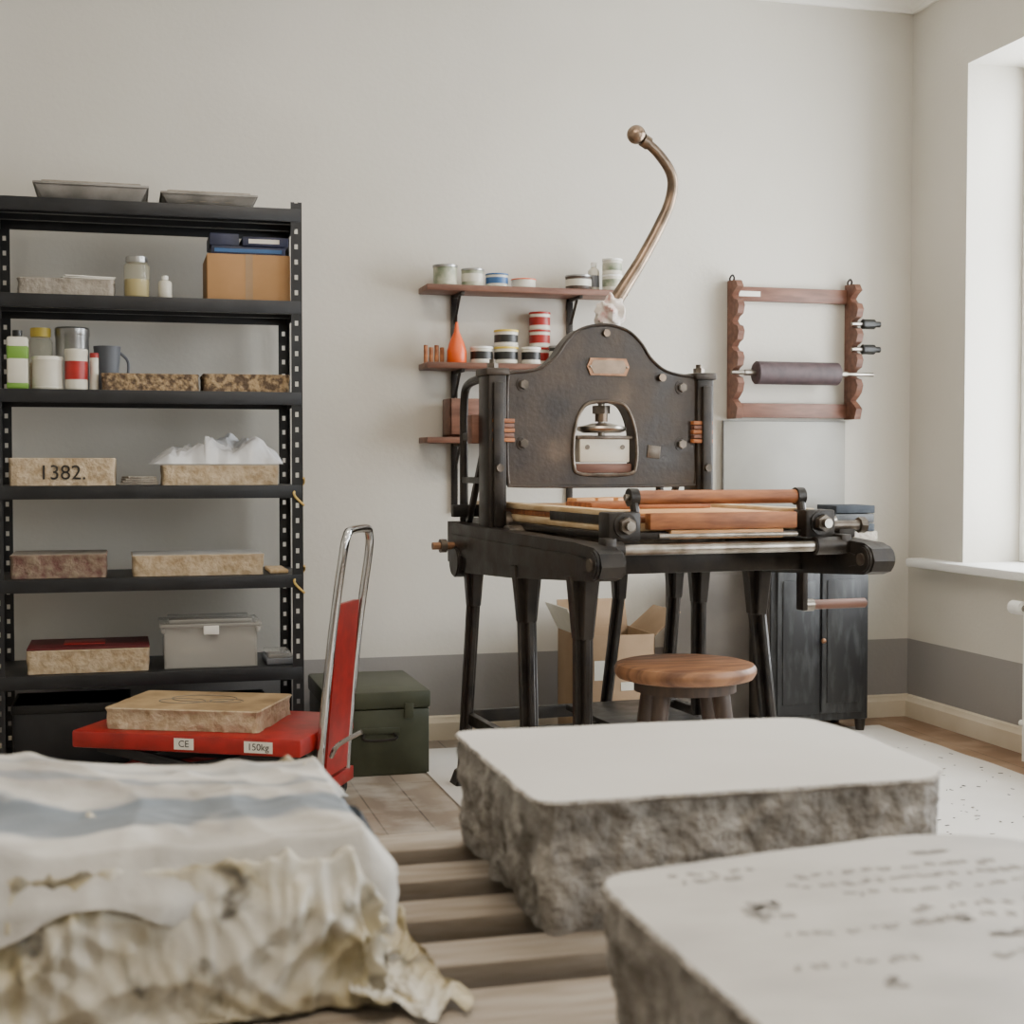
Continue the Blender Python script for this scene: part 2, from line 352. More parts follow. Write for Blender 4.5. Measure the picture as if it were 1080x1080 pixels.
# ---------------------------------------------------------------- steel shelving unit
SX0,SX1,SY0,SY1=-.402,.569,4.72,5.12
SZ=[1.868,1.567,1.268,.962,.666,.36,.06]
s=B()
for x,sx in ((SX0,1),(SX1,-1)):
    for y,sy in ((SY0,1),(SY1,-1)):
        for k in (0,.023): s.box((x+sx*(.006+k),y,.945),(.012,.003,1.89),'shelf',0)
        for k in (0,.023): s.box((x,y+sy*(.006+k),.945),(.003,.012,1.89),'shelf',0)
        for i in range(38):
            z=.02+i*.05; s.box((x+sx*.018,y,z),(.034,.0028,.034),'shelf',0); s.box((x,y+sy*.018,z),(.0028,.034,.034),'shelf',0)
for z in SZ:
    s.b2(SX0+.004,SX1-.004,SY0+.002,SY1-.002,z-.008,z,'shelf',.001)
    s.b2(SX0+.004,SX1-.004,SY0-.004,SY0+.002,z-.042,z,'shelf',.001).b2(SX0+.004,SX1-.004,SY1-.002,SY1+.003,z-.042,z,'shelf',.001)
    s.b2(SX0+.002,SX0+.006,SY0,SY1,z-.042,z,'shelf',0).b2(SX1-.006,SX1-.002,SY0,SY1,z-.042,z,'shelf',0)
    for y in (4.85,4.99): s.b2(SX0+.01,SX1-.01,y-.012,y+.012,z-.03,z-.008,'shelf',0)
for z in (.955,.665):
    s.tube([(SX1+.004,SY0-.006,z+.03),(SX1+.007,SY0+.04,z+.01),(SX1-.03,SY0-.008,z-.02),(SX1+.004,SY0-.009,z-.06)],.004,'strap',8)
s.obj('steel_shelving_unit')
SZ=[z+.001 for z in SZ]
def lstone(x0,x1,h,z,y0=4.75,y1=5.03,top='sst',side='ss',seed=0,txt=None,name='lithography_stone',amp=.005,tm='ink'):
    o=B().stone(rect(x1-x0,y1-y0),0,h,top,side,amp=amp,seed=seed,rad=.02,nz=5,step=.015,fs=25).obj(name,((x0+x1)/2,(y0+y1)/2,z))
    if txt: text(txt,h*.75,(0,-(y1-y0)/2-.0012,h*.45),(R90,0,0),tm,o,'ink_number')
    return o
def tray(x0,x1,y0,y1,h,z):
    q=B(); w_=(x1-x0);d_=(y1-y0)
    q.bar((0,0,0),(0,0,h*.8),(w_*.84,d_*.8),(w_*.97,d_*.95),'tray',.002)
    q.box((0,0,h*.88),(w_,d_,.008),'tray',.003).box((0,0,h*.88+.008),(w_*.86,d_*.84,.010),'ssg',.003)
    for i in range(4): q.box((-.06+.04*i,-d_*.435,h*.45),(.02,.002,.012),'inkf',0,rot=(.35,0,.0))
    q.obj('shallow_tray',((x0+x1)/2,(y0+y1)/2,z))
tray(-.27,.085,4.725,5.02,.055,SZ[0]); tray(.12,.43,4.725,5.0,.04,SZ[0])
lstone(-.325,-.022,.055,SZ[1],4.76,4.98,top='ssg',side='ssg',seed=3)
p=B()
for i in range(3): p.box((0,0,.003+i*.005),(.16,.12,.004),'paper',.001,rot=(0,0,.1*i))
p.obj('paper_stack',(-.11,4.86,SZ[1]+.055))
def jar(name,x,y,z,r,h,fill,lid='tin'):
    q=B(); q.lathe([(r*.9,0),(r,.006),(r,h*.78),(r*.8,h*.86),(r*.8,h*.88)],'glass').lathe([(r*.85,.004),(r*.93,.008),(r*.93,h*.45),(r*.5,h*.47)],fill)
    q.cyl((0,0,h*.86),(0,0,h),r*.86,lid,bev=.002); q.obj(name,(x,y,z))
def can(name,x,y,z,r,h,body,lid,label=None,n=1):
    q=B()
    for i in range(n):
        a=i*h/n;hh=h/n
        q.lathe([(r*.96,a),(r,a+.003),(r,a+.006),(r*.97,a+.008),(r*.97,a+hh*.84),(r,a+hh*.86),(r,a+hh*.9),(r*.96,a+hh*.92)],body)
        q.lathe([(r*.98,a+hh*.86),(r*1.02,a+hh*.88),(r*1.02,a+hh*.98),(r*.95,a+hh),(r*.85,a+hh*.97)],lid)
        if label: q.cyl((0,0,a+hh*.25),(0,0,a+hh*.7),r*.985,label,seg=32)
    return q.obj(name,(x,y,z+.0005))
def bottle(name,x,y,z,r,h,body,cap,label=None):
    q=B(); q.lathe([(r*.9,0),(r,.004),(r,h*.68),(r*.9,h*.75),(r*.4,h*.83),(r*.4,h*.88)],body).cyl((0,0,h*.84),(0,0,h),r*.5,cap,bev=.001)
    if label: q.cyl((0,0,h*.15),(0,0,h*.55),r*1.01,label,seg=32)
    q.obj(name,(x,y,z+.0005))
jar('glass_jar',.045,4.80,SZ[1],.041,.135,'yel')
bottle('small_bottle',.134,4.79,SZ[1],.022,.075,'canw','white')
c=B().b2(-.135,.135,-.13,.13,0,.152,'card',.002); c.b2(-.012,.012,-.1308,-.13,.0,.152,'cardd',0); c.obj('cardboard_box',(.402,4.89,SZ[1]))
c=B().b2(-.12,.12,-.1,.1,0,.03,'dblue').b2(-.02,.13,-.11,.09,.03,.06,'dblue').b2(-.125,-.03,-.1,.08,.03,.07,'dblue').b2(-.11,.11,-.102,-.1,.008,.02,'blue',0); c.b2(0,.1,-.1115,-.11,.038,.052,'paper',0); c.obj('dark_box_stack',(.402,4.88,SZ[1]+.152))
b=B().b2(-.032,.032,-.025,.025,0,.165,'canw',.008).cyl((0,0,.165),(0,0,.185),.015,'cank').b2(-.0325,.0325,-.026,.026,.09,.14,'lgreen',.008).b2(-.0325,.0325,-.026,.026,.0,.02,'lgreen',.004); b.obj('solvent_canister',(-.322,4.77,SZ[2]))
can('paint_can',-.233,4.79,SZ[2],.048,.105,'canw','canw',None)
jar('glass_jar',-.262,4.95,SZ[2],.038,.21,'amber','yl')
can('paint_can',-.163,4.97,SZ[2],.055,.215,'tin','tin')
o=can('paint_can',-.145,4.785,SZ[2],.036,.13,'canw','canw','red')
can('paint_can',-.09,4.80,SZ[2],.014,.12,'canw','red')
q=B().lathe([(.03,0),(.034,.003),(.045,.16),(.042,.16),(.032,.006)],'gpl').tube([(.035,0,.03),(.065,0,.06),(.068,0,.11),(.042,0,.14)],.005,'gpl'); q.obj('grey_pitcher',(-.052,5.02,SZ[2]))
lstone(-.070,.241,.055,SZ[2],4.75,4.94,side='ssd',seed=4)
lstone(.248,.535,.058,SZ[2],4.75,4.96,side='ssd',seed=5)
lstone(-.355,-.024,.088,SZ[3],4.75,5.02,side='ss',top='ssg',seed=6,txt='1382.')
p=B()
for i in range(4): p.box((0,0,.004+i*.007),(.12-.01*i,.12,.006),'ssg',.001,rot=(0,0,.06*i))
p.obj('paper_stack',(.047,4.84,SZ[3]))
lstone(.117,.497,.065,SZ[3],4.75,5.02,side='ss',seed=7)
bm=bmesh.new(); bmesh.ops.create_grid(bm,x_segments=160,y_segments=100,size=.5)
for v in bm.verts:
    x,y=v.co.x,v.co.y; e=max(0,1-(2*abs(x))**5)*max(0,1-(2*abs(y))**5)
    lump=.6+.9*noise.noise(Vector((x*5+3,y*3,1)))
    v.co=Vector((x*(.42+.05*noise.noise(Vector((0,y*6,2)))),y*(.25+.04*noise.noise(Vector((x*7,0,5)))),.003+e*(.026+.055*max(0,lump)*(1.15 if x>-.1 else .7)+.04*crease(x*1.8,y*1.0,11,3.2,5))))
q=B(); q.take(bm,'bag'); q.obj('crumpled_plastic_bag',(.30,4.885,SZ[3]+.066),ang=180)
lstone(-.355,-.055,.075,SZ[4],4.75,5.02,side='redst',top='ssg',seed=8)
lstone(.02,.448,.068,SZ[4],4.75,5.02,side='ss',top='stop',seed=9)
B().b2(-.03,.03,-.1,.1,0,.012,'woodp').obj('wooden_strip',(.497,4.88,SZ[4]))
o=lstone(-.308,.077,.075,SZ[5],4.75,5.02,side='ss',top='dred',seed=10)
B().b2(-.19,.19,-.13,.13,0,.006,'dred',.002).b2(-.08,.05,-.05,.06,.006,.009,'red',.001).obj('red_folder',(-.115,4.885,SZ[5]+.0755))
def tub(name,x,y,z,w,d,h):
    q=B()
    q.b2(-w/2,w/2,-d/2,d/2,0,.004,'clear',0)
    for a in (-1,1):
        q.box((a*(w/2-.002),0,h/2),(.004,d,h),'clear',0).box((0,a*(d/2-.002),h/2),(w-.01,.004,h),'clear',0)
        q.box((a*(w/2+.003),0,h-.01),(.014,d+.02,.018),'clear',.003)
    q.box((0,0,h+.006),(w+.03,d+.03,.012),'clear',.004).box((0,0,h+.018),(w-.03,d-.03,.012),'clear',.004)
    q.box((0,-d/2-.012,h-.01),(.05,.008,.03),'white',.003)
    q.b2(-w/2+.02,w/2-.03,-d/2+.02,d/2-.02,.005,h*.35,'gpl').b2(-w/2+.05,0,-d/2+.01,.02,h*.35,h*.5,'canw')
    q.obj(name,(x,y,z))
tub('plastic_storage_box',.272,4.88,SZ[5],.30,.22,.135)
B().b2(-.045,.045,-.1,.1,0,.02,'gpl').b2(-.04,.04,-.09,.09,.02,.035,'clear').obj('flat_plastic_tray',(.50,4.88,SZ[5]))
B().b2(-.18,.18,-.13,.13,0,.2,'shelf',.006).b2(-.185,.185,-.135,.135,.17,.2,'black',.005).obj('black_storage_crate',(-.17,4.9,SZ[6]))
B().b2(-.18,.18,-.13,.13,0,.18,'shelf',.006).b2(-.185,.185,-.135,.135,.15,.18,'black',.005).obj('black_storage_crate',(.28,4.9,SZ[6]))
# ---------------------------------------------------------------- scissor lift cart
k=B(); k.b2(-.35,.35,-.225,.225,.215,.265,'red',.006)
k.b2(-.34,.34,-.2,-.15,.07,.11,'red').b2(-.34,.34,.15,.2,.07,.11,'red').b2(-.34,-.29,-.2,.2,.07,.11,'red').b2(.29,.34,-.2,.2,.07,.11,'red')
for y in (-.17,.17):
    k.box((0,y,.16),(.6,.012,.03),'shelf',.002,rot=(0,.17,0)); k.box((0,y*.9,.16),(.6,.012,.03),'shelf',.002,rot=(0,-.17,0))
for x in (-.29,.29):
    for y in (-.175,.175): k.cyl((x,y-.02,.05),(x,y+.02,.05),.05,'black',bev=.004).cyl((x,y-.022,.05),(x,y+.022,.05),.02,'steel')
k.b2(.34,.375,-.15,.15,.08,.12,'red')
loop=[(.362,-.115,.10),(.372,-.115,.25),(.405,-.115,.55),(.437,-.115,.77),(.443,-.10,.825),(.445,-.07,.842),(.445,.07,.842),(.443,.10,.825),(.437,.115,.77),(.405,.115,.55),(.372,.115,.25),(.362,.115,.10)]
k.tube(loop,.0125,'chrome',12,5)
k.tube([(.40,-.115,.2),(.43,-.14,.24),(.50,-.14,.28)],.007,'chrome',8)
k.prism([(.358,.13),(.374,.13),(.415,.63),(.399,.63)],'y',-.09,.09,'red')
cart=k.obj('scissor_lift_cart',(.262,4.30,0),math.radians(-28))
for bx,w_,tx in ((.0,.06,'CE'),(.225,.085,'150kg')):
    l=B().box((bx,-.2262,.24),(w_,.001,.032),'paper',0).obj('label_plate',parent=cart)
    text(tx,.027,(bx,-.2272,.24),(R90,0,0),'ink',cart)
o=B().stone(rect(.47,.33),0,.062,'sst','ss',amp=.008,seed=12,rad=.02,nz=6)
for i,(a,b_,rr) in enumerate(((0,.03,.1),(-.05,-.02,.07),(.08,0,.05))):
    o.tube([(a+rr*math.cos(t*.5),b_+rr*.6*math.sin(t*.5),.0625) for t in range(13)],.002,'inkf',6,3)
o.obj('lithography_stone',(.215,4.31,.266),math.radians(-24))
g=B().b2(-.17,.17,-.235,.235,0,.22,'green',.006).b2(-.175,.175,-.24,.24,.222,.28,'green',.008)
for x in (-.1,.1): g.box((x,-.243,.215),(.03,.008,.05),'green',.002)
g.tube([(-.05,-.238,.14),(-.05,-.262,.125),(.05,-.262,.125),(.05,-.238,.14)],.005,'iron',8,3).box((0,-.238,.15),(.14,.006,.02),'green')
g.obj('metal_chest',(.805,4.86,0))
# ---------------------------------------------------------------- paint shelf
w=B()
for z in (1.68,1.40,1.13): w.b2(1.055,1.82,5.03,5.185,z-.022,z,'woodr',.003)
for x in (1.19,1.64):
    w.b2(x-.012,x+.012,5.178,5.188,.85,1.66,'iron',.001)
    for z in (1.68,1.40,1.13):
        w.b2(x-.006,x+.006,5.04,5.178,z-.034,z-.022,'iron',.001); w.bar((x,5.17,z-.12),(x,5.09,z-.03),(.008,.012),(.008,.012),'iron',0)
w.obj('paint_shelf')
T=[1.68,1.40,1.13]
can('paint_can',1.135,5.09,T[0],.045,.075,'cang','tin'); can('paint_can',1.238,5.09,T[0],.042,.065,'cang','tin','canw')
can('paint_can',1.33,5.09,T[0],.042,.05,'canw','blue','blue'); can('paint_can',1.432,5.09,T[0],.046,.034,'canw','orange')
can('paint_can',1.645,5.09,T[0],.05,.055,'woodd','tin','canw'); bottle('small_bottle',1.715,5.12,T[0],.022,.11,'canw','white','gpl')
can('paint_can',1.775,5.08,T[0],.038,.12,'canw','white','cang',2)
q=B()
for i in range(4): q.cyl((-.03+.02*i,0,0),(-.03+.02*i,0,.065-.008*(i%2)),.008,'wood',seg=10)
q.obj('wooden_pegs',(1.095,5.1,T[1]+.0005))
q=B().lathe([(.034,0),(.036,.004),(.036,.045),(.027,.075),(.010,.115),(.005,.15)],'orange'); q.obj('orange_oil_bottle',(1.178,5.09,T[1]+.0005))
can('paint_can',1.272,5.09,T[1],.042,.062,'canw','white','cank'); can('paint_can',1.365,5.09,T[1],.045,.125,'canw','yl','cank',2)
can('paint_can',1.455,5.07,T[1],.036,.062,'canw','white','cank'); can('paint_can',1.51,5.143,T[1],.040,.20,'canw','red','red',3)
can('paint_can',1.56,5.07,T[1],.035,.07,'cank','tin','canw'); can('paint_can',1.66,5.09,T[1],.045,.11,'canw','yl','canw',2)
q=B().b2(-.07,.07,-.06,.06,0,.012,'woodr').b2(-.07,-.06,-.06,.06,0,.14,'woodr').b2(.06,.07,-.06,.06,0,.14,'woodr').b2(-.07,.07,.05,.06,0,.14,'woodr').b2(-.07,.07,-.06,-.05,0,.14,'woodr'); q.obj('wooden_box',(1.21,5.10,T[2]+.0005))
# ---------------------------------------------------------------- roller rack
rk=B()
prof=[(5.186,1.21),(5.10,1.21),(5.085,1.25),(5.11,1.27),(5.135,1.285),(5.11,1.30)]
z=1.30
for i in range(4):
    prof+=[(5.09,z+.015),(5.078,z+.045),(5.092,z+.067),(5.125,z+.075),(5.14,z+.09),(5.122,z+.105)]; z+=.10
prof+=[(5.09,1.72),(5.11,1.745),(5.186,1.75)]
for x in (2.29,2.80): rk.prism(prof,'x',x,x+.026,'woodr')
rk.b2(2.316,2.80,5.165,5.186,1.672,1.728,'woodr').b2(2.316,2.80,5.165,5.186,1.215,1.272,'woodr')
for x in (2.30,2.81): rk.tube([(x,5.17,1.74),(x-.009,5.165,1.757),(x,5.16,1.77),(x+.009,5.165,1.757)],.004,'iron',8,4,True)
rk.b2(2.33,2.42,5.163,5.166,1.69,1.71,'paper',0)
rk.obj('roller_rack')
B().cyl((2.37,0,0),(2.725,0,0),.045,'leather',bev=.004,seg=32).cyl((2.27,0,0),(2.88,0,0),.008,'steel').cyl((2.325,0,0),(2.37,0,0),.012,'steel').cyl((2.725,0,0),(2.765,0,0),.012,'steel').obj('ink_roller',(0,5.1,1.387))
for z in (1.587,1.487):
    B().cyl((2.785,0,0),(2.83,0,0),.008,'steel').cyl((2.83,0,0),(2.885,0,0),.02,'cank',bev=.003).cyl((2.885,0,0),(2.91,0,0),.012,'cank',bev=.002).obj('roller_handle',(0,5.1,z))
# metal sheet + cabinet
B().b2(2.27,2.795,5.165,5.175,.702,1.20,'sheet',.001).b2(2.266,2.27,5.163,5.177,.702,1.202,'sheete',0).b2(2.27,2.795,5.163,5.177,1.2,1.203,'sheete',0).obj('metal_sheet')
c=B(); c.b2(2.352,2.762,4.91,5.16,.05,.665,'cab',.004).b2(2.335,2.78,4.89,5.165,.665,.698,'cab',.004).b2(2.349,2.353,4.92,5.155,.06,.66,'cabs',0)
c.b2(2.375,2.55,4.898,4.91,.08,.63,'cab').b2(2.56,2.74,4.898,4.91,.08,.63,'cab')
c.b2(2.395,2.53,4.893,4.90,.12,.59,'cab',.004).b2(2.58,2.72,4.893,4.90,.12,.59,'cab',.004).ball((2.56,4.885,.36),.01,'brass')
for x in (2.375,2.74):
    for y in (4.93,5.13): c.cyl((x,y,0),(x,y,.05),.016,'iron',.022)
c.obj('black_cabinet')
q=B()
for i,(ww,h) in enumerate(((.2,.03),(.18,.04),(.19,.03),(.17,.035),(.16,.03))):
    q.box((.01*math.sin(i*2),0,.02+i*.035),(ww,.18,h),['cab','ssg','navy','cab','navy'][i],.004,rot=(0,0,.1*math.sin(i*3)))
q.obj('slate_stack',(2.70,5.0,.6985))
B().b2(2.0,2.33,5.05,5.1,0,.64,'cabs').b2(2.02,2.31,5.045,5.05,.03,.61,'cabs').obj('cabinet_side_board')  # separate board standing in for the cabinet's wide grey left side
# cardboard box under press
q=B().b2(-.14,.14,-.14,-.135,0,.42,'cardd',.001).b2(-.14,.14,.135,.14,0,.42,'cardd',.001).b2(-.14,-.135,-.14,.14,0,.42,'cardd',.001).b2(.135,.14,-.14,.14,0,.42,'cardd',.001).b2(-.14,.14,-.14,.14,0,.005,'cardd',0)
q.box((.19,0,.455),(.13,.27,.005),'cardd',.001,rot=(0,-.7,0)).box((-.165,0,.47),(.11,.27,.005),'canw',.001,rot=(0,1.1,0)).box((0,.155,.47),(.27,.005,.11),'cardd',.001,rot=(-.3,0,0))
q.b2(-.09,-.02,-.1415,-.14,.26,.33,'canw',0).b2(.01,.08,-.1415,-.14,.22,.25,'canw',0)
o=q.obj('open_cardboard_box',(1.70,4.93,0))
# ---------------------------------------------------------------- stool
s=B().lathe([(.001,.478),(.15,.478),(.172,.484),(.18,.497),(.18,.507),(.174,.517),(.16,.521),(.001,.519)],'stool',seg=48)
for i in range(4):
    a=math.radians(35+90*i); ca,sa=math.cos(a),math.sin(a)
    s.tube([(ca*.10,sa*.10,.48),(ca*.13,sa*.13,.3),(ca*.165,sa*.165,0)],[.024,.021,.016],'woodd',12,3)
for i in range(4):
    a=math.radians(35+90*i);b_=math.radians(125+90*i); s.cyl((math.cos(a)*.14,math.sin(a)*.14,.2),(math.cos(b_)*.14,math.sin(b_)*.14,.2),.009,'woodd',seg=10)
s.cyl((0,0,.45),(0,0,.478),.13,'woodd')
s.obj('wooden_stool',(1.37,3.355,.008))
# ---------------------------------------------------------------- lithographic press
p=B(); cx=.0
half=[(.312,.975),(.317,1.05),(.317,1.22),(.314,1.295),(.30,1.310),(.25,1.316),(.2,1.33),(.155,1.365),(.118,1.415),(.07,1.452)]
out=[(cx-a,b) for a,b in half]+[(cx+.01,1.466)]+[(cx+a+.01,b) for a,b in reversed(half)]+[(cx+.30,.965),(cx+.15,.962),(cx-.15,.962),(cx-.30,.965)]
out=[(v.x,v.y) for v in catmull([(a,b,0) for a,b in out],5,True)]
hole=[(-.098,1.03),(-.098,1.12),(-.078,1.19),(-.04,1.223),(.055,1.223),(.092,1.19),(.113,1.12),(.113,1.03),(.085,1.0),(-.07,1.0)]
hole=[(v.x,v.y) for v in catmull([(a,b,0) for a,b in hole],5,True)]
p.prism(out,'y',-.035,.035,'plate',hole)
p.tube([(a,-.036,b) for a,b in out],.005,'plate',8,0,True); p.tube([(a,-.037,b) for a,b in hole],.006,'ironl',8,0,True)
for x in (-.265,.272):
    for z in (1.275,1.095): p.cyl((x,-.05,z),(x,-.03,z),.015,'ironl',seg=6,bev=.002).cyl((x,-.038,z),(x,-.034,z),.022,'plate')
p.cyl((.20,-.05,1.305),(.20,-.03,1.305),.012,'bronze').cyl((cx+.01,-.045,1.44),(cx+.01,-.03,1.44),.011,'bronze')
pl=[(-.072,.0),(-.06,.027),(.06,.027),(.072,0),(.06,-.027),(-.06,-.027)]
p.prism([(a+.017,b+1.335) for a,b in pl],'y',-.041,-.035,'brass')
p.prism([(a*.85+.017,b*.75+1.335) for a,b in pl],'y',-.0425,-.041,'bronze')
for x in (-.045,.079): p.ball((x,-.042,1.335),.004,'steel')
p.box((.175,-.037,1.07),(.045,.004,.04),'ironl',.001,rot=(0,.1,0))
for sx in (-1,1):
    x=sx*.352
    p.box((x,.0,1.06),(.06,.10,.50),'iron',.008).box((x,-.055,1.06),(.034,.02,.44),'iron',.004)
    p.box((x,0,1.312),(.075,.11,.022),'plate',.005).cyl((x,0,1.322),(x,0,1.34),.018,'ironl',seg=6).cyl((x,0,1.34),(x,0,1.352),.01,'ironl')
    p.tube([(x,.05,1.30),(x,.15,1.298),(x,.25,1.285),(x,.285,1.24),(x,.29,1.1),(x,.29,.84)],.014,'iron',10,5)
    p.box((x,.16,1.12),(.02,.23,.025),'iron').box((x,.17,.98),(.02,.24,.02),'iron')
    p.bar((x,.24,.84),(x,.07,1.1),(.018,.03),(.018,.03),'iron')
    for i in range(5): p.box((x+(.018 if sx<0 else -.012),-.042,1.105+i*.0145),(.070-.004*(i%2),.03,.0125),'woodr' if i%2 else 'wood',.002)
    p.box((x,.075,1.14),(.10,.05,.09),'woodr',.004)
    p.cyl((x,-.075,1.02),(x,-.04,1.02),.012,'ironl')
p.b2(-.33,.33,.05,.085,1.26,1.31,'iron').b2(-.40,.40,.25,.28,.86,.90,'iron')
p.cyl((.01,.0,1.08),(.01,.0,1.26),.011,'steel').cyl((.01,0,1.19),(.01,0,1.215),.028,'ironl',seg=6).cyl((.01,0,1.165),(.01,0,1.19),.02,'bronze')
p.lathe([(.001,-.012),(.06,-.012),(.075,-.006),(.078,0),(.075,.007),(.06,.01),(.03,.018),(.001,.018)],'steel',(.01,0,1.142))
p.box((.01,0,1.075),(.17,.06,.075),'canw',.004).box((.01,.0,1.018),(.19,.05,.03),'woodr',.004).box((.01,0,.985),(.5,.02,.03),'wood',.003)
for x in (-.05,.07): p.cyl((x,-.034,1.085),(x,-.03,1.085),.007,'ironl')
p.box((.01,0,1.115),(.19,.065,.012),'ironl')
lv=[(.035,.07,1.40),(.06,.07,1.47),(.075,.07,1.53),(.115,.06,1.60),(.165,.05,1.68),(.225,.04,1.79),(.262,.03,1.88),(.262,.02,1.955),(.21,.01,2.02),(.145,0,2.062)]
p.tube(lv,[.030,.028,.025,.022,.020,.019,.018,.017,.016,.015],'bronze',16,6)
p.ball((.128,0,2.072),.03,'bronze').cyl((.15,0,2.058),(.172,.002,2.047),.021,'bronze')
bm=bmesh.new(); bmesh.ops.create_uvsphere(bm,u_segments=48,v_segments=30,radius=1)
for v in bm.verts:
    n=v.co.copy(); f=.85+.35*noise.noise(n*2)+.25*crease(n.x+n.z,n.y-n.z,5,1.2,4); v.co=Vector((n.x*.052*f,n.y*.045*f,n.z*.062*f))
p.take(bm,'pink',Matrix.Translation((.065,.05,1.51)))
p.box((.03,.07,1.39),(.07,.05,.10),'iron',.006)
rp=[(.31,.845),(.31,.715),(.1,.69),(-.3,.705),(-.8,.735),(-.92,.742),(-.955,.752),(-.97,.78),(-.955,.812),(-.92,.825),(-.8,.832),(.1,.84)]
for x,ex in ((-.372,0),(.38,-.03)):
    rr=[(a+(ex if a<-.5 else 0),b) for a,b in rp]
    p.prism(rr,'x',x-.030,x+.030,'iron')
    p.prism([(a*.9-.03,(b-.775)*.45+.775) for a,b in rr],'x',x-.036,x+.036,'iron')
    p.cyl((x-.041,-.925+ex,.783),(x+.041,-.925+ex,.783),.036,'iron',bev=.004).cyl((x-.047,-.925+ex,.783),(x+.047,-.925+ex,.783),.016,'ironl')
    p.cyl((x-.045,.2,.72),(x+.045,.2,.72),.05,'iron',bev=.005)
p.cyl((-.48,.22,.77),(-.40,.22,.77),.012,'brass').cyl((-.455,.22,.77),(-.435,.22,.77),.022,'ironl')
for y in (-.36,.15,.27,-.1,-.62): p.b2(-.35,.35,y-.025,y+.025,.735,.80,'iron')
p.cyl((-.36,-.15,.80),(.36,-.15,.80),.05,'ironl').cyl((-.36,0,.84),(.36,0,.84),.045,'ironl')
p.b2(-.315,.315,-.82,.33,.838,.856,'iron')
p.b2(-.30,.30,-.79,.32,.857,.878,'woodp').b2(-.295,.295,-.785,.32,.879,.895,'wood').b2(-.30,-.25,-.79,.32,.895,.912,'woodp').b2(.25,.30,-.79,.32,.895,.912,'woodp')
p.b2(-.24,.24,-.74,.30,.895,.902,'woodl')
p.b2(-.21,.22,-.835,-.80,.862,.905,'wood',.004).b2(-.15,.18,-.832,-.80,.838,.861,'woodl',.003)
for i in range(3): p.box((-.12+.07*i,-.15+.03*i,.918),(.06,.08,.022),'woodl',.003,rot=(0,0,.2*i))
p.box((0,-.3,.912),(.38,.2,.018),'wood',.003)
for sx in (-1,1):
    x=sx*.285
    p.box((x,-.81,.872),(.09,.07,.075),'iron',.006).cyl((x,-.87,.875),(x,-.84,.875),.022,'ironl',seg=6).cyl((x,-.885,.875),(x,-.86,.875),.012,'steel').cyl((x,-.85,.875),(x,-.84,.875),.032,'iron')
    p.box((x,-.6,.885),(.03,.5,.035),'iron',.004)
    xx=.245*sx+.008
    p.tube([(xx,-.79,.87),(xx,-.80,.91),(xx,-.785,.945)],.012,'iron',10,3).cyl((xx-.012,-.785,.945),(xx+.012,-.785,.945),.024,'iron')
p.cyl((-.235,-.785,.945),(.25,-.785,.945),.0185,'wood',bev=.003).cyl((-.26,-.785,.945),(.275,-.785,.945),.009,'steel')
p.cyl((-.34,-.865,.815),(.36,-.865,.815),.0145,'steel').cyl((.25,-.865,.815),(.34,-.865,.815),.024,'iron',bev=.003).cyl((-.345,-.865,.815),(-.30,-.865,.815),.022,'iron',bev=.003)
p.cyl((-.2,-.865,.848),(.2,-.865,.848),.006,'steel').box((-.34,-.86,.82),(.03,.05,.05),'iron').box((.34,-.86,.82),(.03,.05,.05),'iron')
p.cyl((.33,-.80,.865),(.43,-.80,.865),.014,'ironl').cyl((.43,-.80,.865),(.45,-.80,.865),.022,'ironl',seg=8).box((.39,-.78,.85),(.05,.06,.035),'iron').cyl((.38,-.7,.83),(.38,-.7,.89),.013,'ironl')
p.cyl((.33,-.70,.875),(.42,-.70,.875),.012,'steel')
p.box((.425,-.52,.70),(.018,.04,.19),'iron',.004).cyl((.37,-.52,.775),(.44,-.52,.775),.025,'iron').cyl((.43,-.52,.62),(.64,-.52,.62),.014,'woodr',bev=.003).cyl((.43,-.52,.62),(.46,-.52,.62),.018,'steel')
def leg(x,y,dx=0,dy=0,w=.05):
    p.bar((x+dx,y+dy,.02),(x,y,.60),(w*.9,.022),(w,.022),'iron').bar((x+dx,y+dy,.02),(x,y,.60),(.018,w*1.2),(.018,w*1.4),'iron')
    p.bar((x,y,.58),(x,y,.745),(w,.03),(w*1.6,.04),'iron').bar((x,y,.58),(x,y,.745),(.03,w*1.4),(.04,w*2.4),'iron')
    p.bar((x+dx,y+dy,0),(x+dx,y+dy,.05),(w*1.7,w*1.9),(w*1.0,w*1.2),'iron')
leg(-.365,-.34,.0,-.04,.054); leg(-.365,-.76,.0,.0,.052); leg(-.365,.15,-.02,.05,.042)
leg(.365,-.36,.06,-.02,.054); leg(.365,.02,.0,.0,.05); leg(.365,.20,-.02,.05,.045); leg(.17,.22,-.05,.05,.04)
for y in (.2,-.36): p.b2(-.37,.37,y-.012,y+.012,.20,.24,'iron')
p.b2(-.38,-.355,-.78,.2,.20,.235,'iron').b2(.36,.385,-.36,.22,.20,.235,'iron')
p.cyl((-.37,-.1,.22),(.37,-.1,.22),.014,'iron').box((.1,-.1,.24),(.3,.5,.02),'iron')
p.obj('lithography_press',(1.443,4.259,0),math.radians(4.3))
